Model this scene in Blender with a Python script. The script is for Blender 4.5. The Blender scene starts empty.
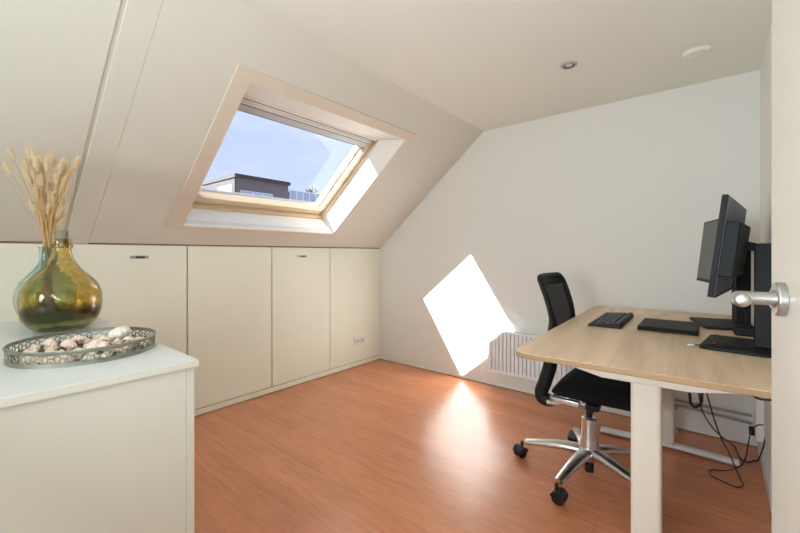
import bpy, bmesh, math, random
from mathutils import Vector, Matrix, noise
R = math.radians
random.seed(7)
C = bpy.context.scene.collection
SC = bpy.context.scene

# ------------------------------------------------------------------ materials
def new_mat(name):
    m = bpy.data.materials.new(name); m.use_nodes = True
    nt = m.node_tree
    return m, nt, nt.nodes['Principled BSDF']

def srgb(r, g, b):
    f = lambda c: (c / 255 / 12.92) if c / 255 <= 0.04045 else ((c / 255 + 0.055) / 1.055) ** 2.4
    return (f(r), f(g), f(b), 1)

def plain(name, col, rough=0.5, metal=0.0, spec=0.5, bump=0.0, bscale=200, var=0.0, vscale=8, coat=0.0):
    m, nt, b = new_mat(name)
    b.inputs['Base Color'].default_value = col
    b.inputs['Roughness'].default_value = rough
    b.inputs['Metallic'].default_value = metal
    b.inputs['Specular IOR Level'].default_value = spec
    b.inputs['Coat Weight'].default_value = coat
    tc = nt.nodes.new('ShaderNodeTexCoord')
    if bump:
        n = nt.nodes.new('ShaderNodeTexNoise'); n.inputs['Scale'].default_value = bscale
        n.inputs['Detail'].default_value = 4
        bp = nt.nodes.new('ShaderNodeBump'); bp.inputs['Strength'].default_value = bump
        bp.inputs['Distance'].default_value = 0.004
        nt.links.new(tc.outputs['Object'], n.inputs['Vector'])
        nt.links.new(n.outputs['Fac'], bp.inputs['Height'])
        nt.links.new(bp.outputs['Normal'], b.inputs['Normal'])
    if var:
        n2 = nt.nodes.new('ShaderNodeTexNoise'); n2.inputs['Scale'].default_value = vscale
        n2.inputs['Detail'].default_value = 5
        mx = nt.nodes.new('ShaderNodeMix'); mx.data_type = 'RGBA'
        mx.inputs[6].default_value = tuple(c * (1 - var) for c in col[:3]) + (1,)
        mx.inputs[7].default_value = tuple(min(1, c * (1 + var)) for c in col[:3]) + (1,)
        nt.links.new(tc.outputs['Object'], n2.inputs['Vector'])
        nt.links.new(n2.outputs['Fac'], mx.inputs[0])
        nt.links.new(mx.outputs[2], b.inputs['Base Color'])
    return m

def wood(name, c1, c2, along='Y', rough=0.4, fine=60, wave=2.2):
    m, nt, b = new_mat(name)
    b.inputs['Roughness'].default_value = rough
    tc = nt.nodes.new('ShaderNodeTexCoord')
    mp = nt.nodes.new('ShaderNodeMapping')
    mp.inputs['Scale'].default_value = {'Y': (1, 0.09, 1), 'X': (0.09, 1, 1), 'Z': (1, 1, .09)}[along]
    nt.links.new(tc.outputs['Object'], mp.inputs['Vector'])
    n = nt.nodes.new('ShaderNodeTexNoise'); n.inputs['Scale'].default_value = fine
    n.inputs['Detail'].default_value = 6; n.inputs['Roughness'].default_value = .65
    n2 = nt.nodes.new('ShaderNodeTexNoise'); n2.inputs['Scale'].default_value = wave
    n2.inputs['Detail'].default_value = 3; n2.inputs['Distortion'].default_value = .6
    w = nt.nodes.new('ShaderNodeMath'); w.operation = 'MULTIPLY'; w.inputs[1].default_value = 34
    sn = nt.nodes.new('ShaderNodeMath'); sn.operation = 'SINE'
    ad = nt.nodes.new('ShaderNodeMath'); ad.operation = 'MULTIPLY_ADD'; ad.inputs[1].default_value = .30
    cr = nt.nodes.new('ShaderNodeMix'); cr.data_type = 'RGBA'
    cr.inputs[6].default_value = c1; cr.inputs[7].default_value = c2
    L = nt.links.new
    L(mp.outputs[0], n.inputs['Vector']); L(mp.outputs[0], n2.inputs['Vector'])
    L(n2.outputs['Fac'], w.inputs[0]); L(w.outputs[0], sn.inputs[0])
    L(sn.outputs[0], ad.inputs[0]); L(n.outputs['Fac'], ad.inputs[2])
    L(ad.outputs[0], cr.inputs[0]); L(cr.outputs[2], b.inputs['Base Color'])
    return m

def floor_mat():
    m, nt, b = new_mat('reddish_laminate')
    L = nt.links.new
    tc = nt.nodes.new('ShaderNodeTexCoord')
    br = nt.nodes.new('ShaderNodeTexBrick')
    br.offset = 0.37; br.offset_frequency = 2
    br.inputs['Color1'].default_value = srgb(212, 138, 96)
    br.inputs['Color2'].default_value = srgb(206, 131, 90)
    br.inputs['Mortar'].default_value = srgb(182, 112, 76)
    br.inputs['Scale'].default_value = 1
    br.inputs['Mortar Size'].default_value = 0.0012
    br.inputs['Mortar Smooth'].default_value = .3
    br.inputs['Bias'].default_value = 0
    br.inputs['Brick Width'].default_value = 1.28
    br.inputs['Row Height'].default_value = .19
    mp0 = nt.nodes.new('ShaderNodeMapping'); mp0.inputs['Location'].default_value = (.4, .03, 0)
    L(tc.outputs['Object'], mp0.inputs['Vector']); L(mp0.outputs[0], br.inputs['Vector'])
    mp = nt.nodes.new('ShaderNodeMapping'); mp.inputs['Scale'].default_value = (.12, 1, 1)
    L(tc.outputs['Object'], mp.inputs['Vector'])
    n = nt.nodes.new('ShaderNodeTexNoise'); n.inputs['Scale'].default_value = 45
    n.inputs['Detail'].default_value = 6; n.inputs['Roughness'].default_value = .65
    L(mp.outputs[0], n.inputs['Vector'])
    n3 = nt.nodes.new('ShaderNodeTexNoise'); n3.inputs['Scale'].default_value = 7
    n3.inputs['Detail'].default_value = 3
    L(mp.outputs[0], n3.inputs['Vector'])
    mr = nt.nodes.new('ShaderNodeMapRange')
    mr.inputs[1].default_value = .3; mr.inputs[2].default_value = .7
    mr.inputs[3].default_value = .72; mr.inputs[4].default_value = 1.20
    ad = nt.nodes.new('ShaderNodeMath'); ad.operation = 'MULTIPLY_ADD'; ad.inputs[1].default_value = .6
    sb = nt.nodes.new('ShaderNodeMath'); sb.operation = 'MULTIPLY'; sb.inputs[1].default_value = .4
    L(n3.outputs['Fac'], sb.inputs[0])
    L(n.outputs['Fac'], ad.inputs[0]); L(sb.outputs[0], ad.inputs[2]); L(ad.outputs[0], mr.inputs[0])
    mx = nt.nodes.new('ShaderNodeVectorMath'); mx.operation = 'SCALE'
    L(br.outputs['Color'], mx.inputs[0]); L(mr.outputs[0], mx.inputs['Scale'])
    L(mx.outputs[0], b.inputs['Base Color'])
    b.inputs['Roughness'].default_value = .27
    b.inputs['Specular IOR Level'].default_value = .8
    return m

def thin_glass(name, tint=(1, 1, 1, 1), refl=.06):
    m = bpy.data.materials.new(name); m.use_nodes = True
    nt = m.node_tree; nt.nodes.clear()
    o = nt.nodes.new('ShaderNodeOutputMaterial'); t = nt.nodes.new('ShaderNodeBsdfTransparent')
    t.inputs[0].default_value = tint
    g = nt.nodes.new('ShaderNodeBsdfGlossy'); g.inputs['Roughness'].default_value = .02
    mx = nt.nodes.new('ShaderNodeMixShader'); mx.inputs[0].default_value = refl
    nt.links.new(t.outputs[0], mx.inputs[1]); nt.links.new(g.outputs[0], mx.inputs[2])
    nt.links.new(mx.outputs[0], o.inputs['Surface'])
    return m

def glass(name, col, rough=.02, bump=.0, ior=1.45):
    m, nt, b = new_mat(name)
    b.inputs['Base Color'].default_value = col
    b.inputs['Transmission Weight'].default_value = 1
    b.inputs['Roughness'].default_value = rough
    b.inputs['IOR'].default_value = ior
    if bump:
        n = nt.nodes.new('ShaderNodeTexNoise'); n.inputs['Scale'].default_value = 22
        tc = nt.nodes.new('ShaderNodeTexCoord')
        bp = nt.nodes.new('ShaderNodeBump'); bp.inputs['Strength'].default_value = bump
        bp.inputs['Distance'].default_value = .01
        nt.links.new(tc.outputs['Object'], n.inputs['Vector'])
        nt.links.new(n.outputs['Fac'], bp.inputs['Height']); nt.links.new(bp.outputs['Normal'], b.inputs['Normal'])
    return m

def mesh_fabric(name):
    m = bpy.data.materials.new(name); m.use_nodes = True
    nt = m.node_tree; nt.nodes.clear()
    o = nt.nodes.new('ShaderNodeOutputMaterial'); t = nt.nodes.new('ShaderNodeBsdfTransparent')
    d = nt.nodes.new('ShaderNodeBsdfDiffuse'); d.inputs[0].default_value = (.012, .012, .013, 1)
    mx = nt.nodes.new('ShaderNodeMixShader'); mx.inputs[0].default_value = .74
    nt.links.new(t.outputs[0], mx.inputs[1]); nt.links.new(d.outputs[0], mx.inputs[2])
    nt.links.new(mx.outputs[0], o.inputs['Surface'])
    return m

M = {}
M['floor'] = floor_mat()
M['carpet'] = plain('added_pale_carpet', srgb(205, 203, 198), .95, bump=.5, bscale=300)
M['ceiling'] = plain('ceiling_paint', srgb(235, 234, 224), .8, bump=.05, bscale=90)
M['slope'] = plain('slope_board_paint', srgb(219, 214, 201), .6)
M['wall'] = plain('rough_wall_paint', srgb(229, 227, 220), .85, bump=.35, bscale=70)
M['rwall'] = plain('smooth_wall_paint', srgb(238, 238, 235), .85, bump=.1, bscale=70)
M['knee'] = plain('cream_panel_paint', srgb(238, 236, 219), .45)
M['gap_and_shadow'] = plain('gap_wood_and_shadow', srgb(150, 128, 98), .8)  # seam wood; also colours the shadow lines along the floor
M['skirt'] = plain('cream_skirting_paint', srgb(238, 234, 216), .45)
M['skirtw'] = plain('white_skirting_paint', srgb(232, 231, 228), .45)
M['architrave'] = plain('beige_trim_paint', srgb(222, 207, 188), .45)
M['reveal'] = plain('white_reveal_lining', srgb(236, 232, 224), .5)
M['pine'] = wood('varnished_pine', srgb(218, 196, 164), srgb(190, 162, 126), 'Y', .4, 80)
M['sashgrey'] = plain('grey_aluminium_profile', srgb(176, 176, 176), .4, .3)
M['vent'] = plain('pale_grey_profile', srgb(196, 198, 202), .4)
M['gap_strip'] = plain('dark_strip_tone', srgb(78, 70, 62), .7)
M['sideclad'] = plain('dark_grey_cladding', srgb(66, 64, 66), .85)
M['pane'] = thin_glass('window_glass', (.97, .98, 1, 1), .02)
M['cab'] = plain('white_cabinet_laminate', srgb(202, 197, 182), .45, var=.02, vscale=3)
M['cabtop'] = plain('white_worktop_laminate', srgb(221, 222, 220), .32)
M['oak'] = wood('light_oak_laminate', srgb(246, 218, 186), srgb(206, 172, 136), 'Y', .38, 55, 2.4)
M['oakedge'] = wood('oak_edge_band', srgb(180, 146, 106), srgb(160, 126, 88), 'X', .45, 60)
M['white'] = plain('warm_lit_white_coat', srgb(222, 211, 196), .4)  # warm bounce light on the legs is mixed into this tint
M['rad'] = plain('radiator_enamel', srgb(238, 238, 238), .3)
M['radin'] = plain('radiator_groove_enamel', srgb(150, 150, 150), .5)
M['black'] = plain('black_plastic', (.010, .010, .010, 1), .55, spec=.25, bump=.1, bscale=600)
M['blackgloss'] = plain('glossy_black_plastic', (.01, .01, .011, 1), .18)
M['key'] = plain('black_keycap_plastic', (.022, .022, .024, 1), .45)
M['fabric'] = plain('black_upholstery', (.008, .008, .009, 1), .95, bump=.3, bscale=500, spec=.2)
M['meshf'] = mesh_fabric('black_mesh_fabric')
M['alu'] = plain('polished_aluminium', (.66, .65, .63, 1), .3, 1.0)
M['satin'] = plain('satin_nickel', (.50, .49, .47, 1), .36, 1.0)
M['screen'] = plain('dark_matte_screen', (.018, .019, .022, 1), .28)
M['monback'] = plain('monitor_back_sheen_tint', (.06, .064, .072, 1), .4, spec=.45)  # lighter bluish tone stands in for gloss reflections on the back
M['red'] = plain('red_accent', srgb(150, 30, 35), .4)
M['door'] = plain('door_paint', srgb(205, 197, 184), .4)
M['plastic'] = plain('white_plastic', srgb(235, 232, 224), .35)
M['darkhole'] = plain('dark_socket_hole', (.05, .05, .05, 1), .6)
M['pipe'] = plain('grey_painted_pipe', srgb(160, 160, 160), .45)
M['cable'] = plain('black_cable_rubber', (.015, .015, .016, 1), .5)
def olive():
    m = glass('olive_green_glass', srgb(222, 212, 140), .05, .25)
    nt = m.node_tree; L = nt.links.new; b = nt.nodes['Principled BSDF']
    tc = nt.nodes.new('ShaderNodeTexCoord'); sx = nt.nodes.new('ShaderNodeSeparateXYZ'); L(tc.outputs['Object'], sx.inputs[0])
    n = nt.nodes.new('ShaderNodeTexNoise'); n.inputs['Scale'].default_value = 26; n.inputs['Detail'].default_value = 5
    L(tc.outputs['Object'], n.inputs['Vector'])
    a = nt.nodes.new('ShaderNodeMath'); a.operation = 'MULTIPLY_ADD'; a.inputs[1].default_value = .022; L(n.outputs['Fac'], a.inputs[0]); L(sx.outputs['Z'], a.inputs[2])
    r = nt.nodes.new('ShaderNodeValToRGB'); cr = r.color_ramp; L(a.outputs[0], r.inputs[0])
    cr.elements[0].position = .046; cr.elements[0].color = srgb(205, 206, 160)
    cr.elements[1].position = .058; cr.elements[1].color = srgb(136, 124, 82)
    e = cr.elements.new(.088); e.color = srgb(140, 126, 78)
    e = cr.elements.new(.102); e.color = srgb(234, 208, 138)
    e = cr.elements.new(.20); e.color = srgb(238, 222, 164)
    n2 = nt.nodes.new('ShaderNodeTexNoise'); n2.inputs['Scale'].default_value = 60; n2.inputs['Detail'].default_value = 6
    L(tc.outputs['Object'], n2.inputs['Vector'])
    mr = nt.nodes.new('ShaderNodeMapRange'); mr.inputs[1].default_value = .35; mr.inputs[2].default_value = .65; mr.inputs[3].default_value = .82; mr.inputs[4].default_value = 1.02
    L(n2.outputs['Fac'], mr.inputs[0])
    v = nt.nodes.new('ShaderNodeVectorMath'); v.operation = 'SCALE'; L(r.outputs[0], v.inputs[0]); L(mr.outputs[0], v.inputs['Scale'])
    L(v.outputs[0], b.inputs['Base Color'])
    return m
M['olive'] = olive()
M['teal'] = glass('teal_glass', srgb(206, 234, 236), .03, .08)
M['cork'] = plain('weathered_cork', srgb(132, 124, 96), .85, bump=.4, bscale=120, var=.2, vscale=60)
M['straw'] = plain('dried_straw', srgb(208, 168, 116), .8, var=.15, vscale=30)
M['tail'] = plain('fluffy_seed_head', srgb(244, 230, 202), .9, var=.06, vscale=40)
nt_ = M['tail'].node_tree
tr_ = nt_.nodes.new('ShaderNodeBsdfTranslucent'); tr_.inputs[0].default_value = srgb(250, 238, 212)
mx_ = nt_.nodes.new('ShaderNodeMixShader'); mx_.inputs[0].default_value = .45
nt_.links.new(nt_.nodes['Principled BSDF'].outputs[0], mx_.inputs[1]); nt_.links.new(tr_.outputs[0], mx_.inputs[2])
nt_.links.new(mx_.outputs[0], nt_.nodes['Material Output'].inputs['Surface'])
M['pewter'] = plain('dark_pewter', srgb(138, 138, 126), .4, .65, var=.3, vscale=40)
M['shell'] = plain('pinkish_shell', srgb(226, 202, 184), .55, var=.22, vscale=50, bump=.2, bscale=150)
M['shellb'] = plain('beige_shell', srgb(226, 212, 192), .55, var=.18, vscale=60, bump=.2, bscale=150)
M['shellw'] = plain('chalky_white_shell', srgb(224, 212, 198), .75, var=.14, vscale=50, bump=.3, bscale=120)
M['bdark'] = plain('dark_brown_cladding', srgb(112, 102, 104), .8, var=.08, vscale=1)
M['bside'] = plain('grey_render', srgb(112, 108, 108), .8)
M['broof'] = plain('grey_roof_edge', srgb(104, 100, 102), .7)
M['bwin'] = plain('bright_window_glass', srgb(170, 185, 205), .1)
M['bframe'] = plain('white_window_frame', srgb(235, 238, 242), .5)
M['leafy'] = plain('grey_green_leaves', srgb(120, 125, 112), .9, var=.3, vscale=3)
M['lamp_off'] = plain('frosted_lamp_face', srgb(215, 212, 205), .3)

# ------------------------------------------------------------------ mesh helpers
def bm_new(): return bmesh.new()

def box(bm, x0, x1, y0, y1, z0, z1):
    v = [bm.verts.new(p) for p in ((x0,y0,z0),(x1,y0,z0),(x1,y1,z0),(x0,y1,z0),(x0,y0,z1),(x1,y0,z1),(x1,y1,z1),(x0,y1,z1))]
    for f in ((3,2,1,0),(4,5,6,7),(0,1,5,4),(1,2,6,5),(2,3,7,6),(3,0,4,7)):
        bm.faces.new([v[i] for i in f])
    return v

def hexa(bm, a, b):
    """solid between quad a (4 pts) and quad b (4 pts)"""
    va = [bm.verts.new(p) for p in a]; vb = [bm.verts.new(p) for p in b]
    bm.faces.new(va[::-1]); bm.faces.new(vb)
    for i in range(4):
        j = (i + 1) % 4
        bm.faces.new((va[i], va[j], vb[j], vb[i]))

def prism(bm, pts, fn, d0, d1):
    a = [bm.verts.new(fn(p, d0)) for p in pts]; b = [bm.verts.new(fn(p, d1)) for p in pts]
    bm.faces.new(a[::-1]); bm.faces.new(b)
    n = len(pts)
    for i in range(n):
        j = (i + 1) % n
        bm.faces.new((a[i], a[j], b[j], b[i]))

def lathe(bm, prof, seg=32, c=(0, 0, 0), closed=False, cap=True):
    rings = []
    for r, z in prof:
        if r < 1e-6:
            rings.append([bm.verts.new((c[0], c[1], c[2] + z))])
        else:
            rings.append([bm.verts.new((c[0] + r * math.cos(2*math.pi*i/seg), c[1] + r * math.sin(2*math.pi*i/seg), c[2] + z)) for i in range(seg)])
    pairs = list(zip(rings, rings[1:]))
    if closed: pairs.append((rings[-1], rings[0]))
    for a, b in pairs:
        if len(a) == 1 and len(b) == 1: continue
        for i in range(seg):
            j = (i + 1) % seg
            if len(a) == 1: bm.faces.new((a[0], b[j], b[i]))
            elif len(b) == 1: bm.faces.new((a[i], a[j], b[0]))
            else: bm.faces.new((a[i], a[j], b[j], b[i]))
    if cap and not closed:
        if len(rings[0]) > 1: bm.faces.new(rings[0][::-1])
        if len(rings[-1]) > 1: bm.faces.new(rings[-1])

def smooth_path(pts, n=8):
    pts = [Vector(p) for p in pts]
    if len(pts) < 3 or n <= 1: return pts
    out = []
    for i in range(len(pts) - 1):
        p0 = pts[max(i-1, 0)]; p1 = pts[i]; p2 = pts[i+1]; p3 = pts[min(i+2, len(pts)-1)]
        for k in range(n):
            t = k / n
            out.append(.5*((2*p1)+(p2-p0)*t+(2*p0-5*p1+4*p2-p3)*t*t+(3*p1-p0-3*p2+p3)*t**3))
    out.append(pts[-1])
    return out

def tube(bm, pts, r, seg=10, n=6, radii=None, flat=None, closed=False):
    """sweep along a smoothed path; flat=(a,b,ref) gives an elliptical section, a along ref"""
    P = smooth_path(pts, n)
    m = len(P); rings = []; ref = None
    for i, p in enumerate(P):
        if closed: t = P[(i+1) % m] - P[i-1]
        else: t = P[min(i+1, m-1)] - P[max(i-1, 0)]
        if t.length < 1e-9: t = Vector((0, 0, 1))
        t.normalize()
        if flat:
            u = Vector(flat[2]); u = (u - t * u.dot(t)).normalized(); a, b = flat[0], flat[1]
        else:
            if ref is None:
                ref = Vector((0, 0, 1)) if abs(t.z) < .9 else Vector((1, 0, 0))
            u = (ref - t * ref.dot(t))
            if u.length < 1e-6: u = t.orthogonal()
            u.normalize(); ref = u
            a = b = r
        if radii:
            k = i / (m - 1) * (len(radii) - 1); k0 = int(min(k, len(radii) - 2)); s = radii[k0] + (radii[k0+1] - radii[k0]) * (k - k0)
            a = a * s; b = b * s
        w = t.cross(u)
        rings.append([bm.verts.new(p + u * a * math.cos(2*math.pi*j/seg) + w * b * math.sin(2*math.pi*j/seg)) for j in range(seg)])
    prs = list(zip(rings, rings[1:]))
    if closed: prs.append((rings[-1], rings[0]))
    for A, B in prs:
        for j in range(seg):
            q = (j + 1) % seg
            bm.faces.new((A[j], A[q], B[q], B[j]))
    if not closed:
        bm.faces.new(rings[0][::-1]); bm.faces.new(rings[-1])

def cyl(bm, p0, p1, r, seg=20, r1=None):
    tube(bm, [p0, p1], r, seg, 1, radii=[1, (r1 or r) / r])

def ellipsoid(bm, c, rx, ry, rz, u=20, v=12):
    ret = bmesh.ops.create_uvsphere(bm, u_segments=u, v_segments=v, radius=1)
    for q in ret['verts']:
        q.co = Vector((c[0] + q.co.x * rx, c[1] + q.co.y * ry, c[2] + q.co.z * rz))

def finish(name, bm, mat, parent=None, bevel=0, seg=2, angle=35, loc=None, rot=None, flat=False):
    bmesh.ops.recalc_face_normals(bm, faces=bm.faces)
    me = bpy.data.meshes.new(name); bm.to_mesh(me); bm.free()
    me.materials.append(mat)
    if not flat:
        me.shade_smooth(); me.set_sharp_from_angle(angle=R(angle))
    o = bpy.data.objects.new(name, me); C.objects.link(o)
    if parent: o.parent = parent
    if loc: o.location = loc
    if rot: o.rotation_euler = rot
    if bevel:
        b = o.modifiers.new('bevel', 'BEVEL'); b.width = bevel; b.segments = seg; b.limit_method = 'ANGLE'; b.angle_limit = R(40)
        b.harden_normals = False
    return o

def bx(name, mat, parent, *d, bevel=0.0):
    bm = bm_new(); box(bm, *d); return finish(name, bm, mat, parent, bevel)

def thing(name, label, cat, loc=(0, 0, 0), rotz=0, group=None):
    o = bpy.data.objects.new(name, None); C.objects.link(o)
    o.empty_display_size = .05
    o.location = loc; o.rotation_euler = (0, 0, rotz)
    return tag(o, label, cat, group)

def tag(o, label, cat, group=None):
    o['label'] = label; o['category'] = cat
    if group: o['group'] = group
    return o

def struct(o, label=None, cat=None):
    o['kind'] = 'structure'
    if label: o['label'] = label
    if cat: o['category'] = cat
    return o

# ------------------------------------------------------------------ the room
XK, ZK, YB, XR, ZC = -2.844, 1.216, 3.12, .198, 2.243
SL = .8266
AL = math.atan(SL)
XT = XK + (ZC - ZK) / SL
YF = -2.2
def sp(s, y, off=0.0):
    """point on the sloped lining: s up the slope from the knee wall, off outwards"""
    return (XK + s*math.cos(AL) - off*math.sin(AL), y, ZK + s*math.sin(AL) + off*math.cos(AL))
ST = (XT - XK) / math.cos(AL)

struct(bx('floor_landing', M['carpet'], None, XK - .1, XR + .1, YF - 1.6, -.3, -.08, 0), 'added pale carpet on the unseen landing', 'floor')  # pale floor added out of view to weaken reddish bounce light
struct(bx('floor', M['floor'], None, XK - .1, XR + .1, -.3, YB + .1, -.08, 0), 'reddish brown laminate plank floor', 'floor')
struct(bx('ceiling', M['ceiling'], None, XT - .0, XR + .1, YF - 1.6, YB + .1, ZC, ZC + .1), 'flat cream ceiling over the desk', 'ceiling')
bm = bm_new()
prism(bm, [(XK - .1, -.08), (XR + .1, -.08), (XR + .1, ZC + .1), (XT - .1, ZC + .1), (XK - .1, ZK)], lambda p, d: (p[0], d, p[1]), YB, YB + .1)
struct(finish('wall_back', bm, M['wall'], None), 'rough white gable wall behind the desk and radiator', 'wall')
struct(bx('wall_right', M['rwall'], None, XR, XR + .1, YF - 1.6, YB, 0, ZC), 'white wall strip beside the open door', 'wall')
struct(bx('wall_left', M['gap_and_shadow'], None, XK - .12, XK - .014, YF - 1.6, YB, 0, ZK + .0), 'low knee wall behind the cream panels', 'wall')
bm = bm_new(); box(bm, XK - .1, XR + .1, YF - 1.7, YF - 1.6, 0, ZC + .1)
struct(finish('wall_front', bm, M['rwall'], None), 'far wall of the attic behind the viewer', 'wall')

# sloped lining with the skylight hole
OY0, OY1, OS0, OS1 = 1.035, 2.318, .195, 1.285
EP = .0025
bm = bm_new()
def slab(bm, s0, s1, y0, y1, o0=0.0, o1=.05):
    hexa(bm, [sp(s0, y0, o0), sp(s1, y0, o0), sp(s1, y1, o0), sp(s0, y1, o0)], [sp(s0, y0, o1), sp(s1, y0, o1), sp(s1, y1, o1), sp(s0, y1, o1)])
slab(bm, -.0, ST + .05, .585, OY0)
slab(bm, -.0, ST + .05, OY1, YB)
slab(bm, -.0, OS0, OY0, OY1)
slab(bm, OS1, ST + .05, OY0, OY1)
bmesh.ops.remove_doubles(bm, verts=bm.verts, dist=1e-5)
struct(finish('wall_sloped', bm, M['slope'], None, flat=True), 'sloped cream ceiling around the skylight', 'wall')
bm = bm_new(); slab(bm, -.012, ST + .05, .478, .5845, -.0008, .05)
struct(finish('trim_batten', bm, M['slope'], None, .002), 'flat cream joint strip running up the slope', 'trim')
bm = bm_new(); slab(bm, -.0, ST + .05, YF - 1.6, .462, .0, .05)
struct(finish('wall_sloped_left', bm, M['slope'], None, .006), 'plain left board of the sloped ceiling', 'wall')
bm = bm_new(); slab(bm, -.05, ST + .1, YF - 1.6, .57, .010, .06)
struct(finish('roof_underlay', bm, M['slope'], None), 'board behind the joint of the slope', 'wall')
# roof around the skylight shaft
bm = bm_new()
GY0, GY1, GS0, GS1 = 1.06, 2.36, .14, 1.06
for s0, s1, y0, y1 in ((-.35, ST + .35, YF - 1.7, .98), (-.35, ST + .35, 2.42, YB + .3), (-.35, .10, .98, 2.42), (1.12, ST + .35, .98, 2.42)):
    slab(bm, s0, s1, y0, y1, .20, .26)
bmesh.ops.remove_doubles(bm, verts=bm.verts, dist=1e-5)
struct(finish('roof', bm, M['bside'], None, flat=True), 'tiled roof outside', 'roof')

# skylight
win = struct(thing('window_1', 'open sloped roof window with pine sash and sky view', 'window'))
RO = .215                                       # depth of the reveal
BO, TO = -.035, -.185                            # how the lower and upper reveal lean
bm = bm_new()
def sheet(bm, a, b, c, d, n):
    n = Vector(n)
    q = [Vector(p) for p in (a, b, c, d)]
    hexa(bm, q, [p + n for p in q])
sheet(bm, sp(OS0 + EP, OY0, -.001), sp(OS0 + EP, OY1, -.001), sp(OS0 + BO, OY1, RO), sp(OS0 + BO, OY0, RO), (-.015*math.cos(AL), 0, -.015*math.sin(AL)))
sheet(bm, sp(OS1 - EP, OY0, -.001), sp(OS1 - EP, OY1, -.001), sp(OS1 + TO, OY1, RO), sp(OS1 + TO, OY0, RO), (0, 0, .018))
for y, dy in ((OY0, -.015), (OY1, .015)):
    ye = y - EP if dy > 0 else y + EP
    sheet(bm, sp(OS0, ye, -.001), sp(OS1, ye, -.001), sp(OS1 + TO, ye, RO), sp(OS0 + BO, ye, RO), (0, dy, 0))
finish('reveal', bm, M['reveal'], win, flat=True)
# architrave boards
bm = bm_new()
def board(s0, s1, y0, y1, o0=-.012, o1=0.0): slab(bm, s0, s1, y0, y1, o0, o1)
board(OS1, 1.355, .948, 2.385)
board(.165, OS1, .948, OY0)
board(.165, OS0, OY0, 2.345)
bmesh.ops.remove_doubles(bm, verts=bm.verts, dist=1e-5)
finish('architrave', bm, M['architrave'], win, .0015)
# fixed pine frame, then sash, then outer cover
bm = bm_new()
fs0, fs1 = OS0 + BO, OS1 + TO
slab(bm, fs0 - .03, fs0 + .028, OY0, OY1, RO - .02, RO + .06)
slab(bm, fs0 - .03, fs1 + .03, OY1 - .022, OY1 + .03, RO - .004, RO + .06)
slab(bm, fs0 - .03, fs1 + .03, OY0 - .03, OY0 + .012, RO - .004, RO + .06)
finish('frame', bm, M['pine'], win, .002)
bm = bm_new()
slab(bm, fs1 - .022, fs1 + .03, OY0 + .012, OY1 - .022, RO - .004, RO + .06)
finish('frame_head', bm, M['reveal'], win, .002)
GO = .285
sash = bm_new()
bm = sash
slab(bm, fs0 + .034, fs0 + .085, OY0 + .014, OY1 - .026, RO + .012, GO + .02)
slab(bm, fs0 + .034, fs1 - .026, OY1 - .055, OY1 - .026, RO + .012, GO + .02)
slab(bm, fs0 + .034, fs1 - .026, OY0 + .014, OY0 + .045, RO + .012, GO + .02)
so = finish('sash', bm, M['pine'], win, .003)
bm = bm_new()
slab(bm, fs1 - .068, fs1 - .026, OY0 + .045, OY1 - .055, RO + .012, GO + .02)
slab(bm, fs1 - .052, fs1 - .046, OY0 + .045, OY1 - .055, RO + .006, RO + .014)
finish('sash_head', bm, M['reveal'], win, .002)
bm = bm_new()
slab(bm, fs1 - .118, fs1 - .070, OY0 + .04, OY1 - .05, GO - .05, GO + .015)
finish('ventilation_bar', bm, M['vent'], win, .002)
bm = bm_new()
slab(bm, fs1 - .0235, fs1 - .0195, OY0 + .012, OY1 - .022, RO - .0045, RO + .01)
slab(bm, fs1 - .0705, fs1 - .066, OY0 + .04, OY1 - .05, RO + .011, RO + .02)
slab(bm, fs1 - .121, fs1 - .117, OY0 + .04, OY1 - .05, GO - .051, GO)
finish('head_gap_strips', bm, M['gap_strip'], win)  # thin dark strips along the gaps of the window head
bm = bm_new()
for k in range(2):
    y = OY1 - .058 - k * .012
    slab(bm, fs0 + .085, fs1 - .108, y - .008, y, GO - .012 + k*.012, GO + .012)
finish('glazing_bead', bm, M['reveal'], win, .001)
bm = bm_new(); slab(bm, fs0 + .07, fs1 - .07, OY0 + .03, OY1 - .04, GO, GO + .006)
finish('pane', bm, M['pane'], win, flat=True)
bm = bm_new()
o0, o1 = GO + .02, GO + .085
slab(bm, fs0 - .05, fs0 + .086, OY0 - .05, OY1 + .06, o0, o1 - .04)
slab(bm, fs1 - .15, fs1 + .06, OY0 - .05, OY1 + .06, o0, o1)
slab(bm, fs0 + .07, fs1 - .085, OY0 - .05, OY0 + .055, o0, o1)
slab(bm, fs0 + .07, fs1 - .085, OY1 - .03, OY1 + .06, o0, o1)
finish('outer_cover', bm, M['sashgrey'], win, .002)

# knee wall panels
panels = [(YF - 1.5, 1.1245, 'cream knee wall panel behind the glass vessels with a slot pull', .838),
          (1.1335, 1.784, 'wide plain cream knee wall panel without pull or outlet', None),
          (1.793, 2.403, 'cream knee wall panel with a slot pull beside the outlet panel', 2.087),
          (2.412, YB - .004, 'narrow cream knee wall panel with the double power outlet', None)]
for y0, y1, lab, hy in panels:
    t = thing('knee_wall_panel', lab, 'wall panel', (XK, (y0 + y1) / 2, .052), 0, 'cream panels along the knee wall')
    h = (y1 - y0) / 2
    bx('board', M['knee'], t, -.014, 0, -h, h, 0, ZK - .062, bevel=.002)
    if hy is not None:
        d = hy - (y0 + y1) / 2
        z = 1.13 - .052
        f = bx('finger_pull', M['satin'], t, 0.0, .006, d - .05, d + .05, z - .009, z + .009, bevel=.002)
        bx('slot', M['darkhole'], f, .0055, .0075, d - .02, d + .03, z - .006, z + .005)
struct(bx('baseboard_left', M['skirt'], None, XK - .014, XK + .004, YF - 1.6, YB, 0.0, .046, bevel=.002))
struct(bx('shadow_line_left', M['gap_and_shadow'], None, XK - .013, XK + .006, YF - 1.6, YB, 0, .008))  # dark strip stands in for the shadow line at the floor
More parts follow.
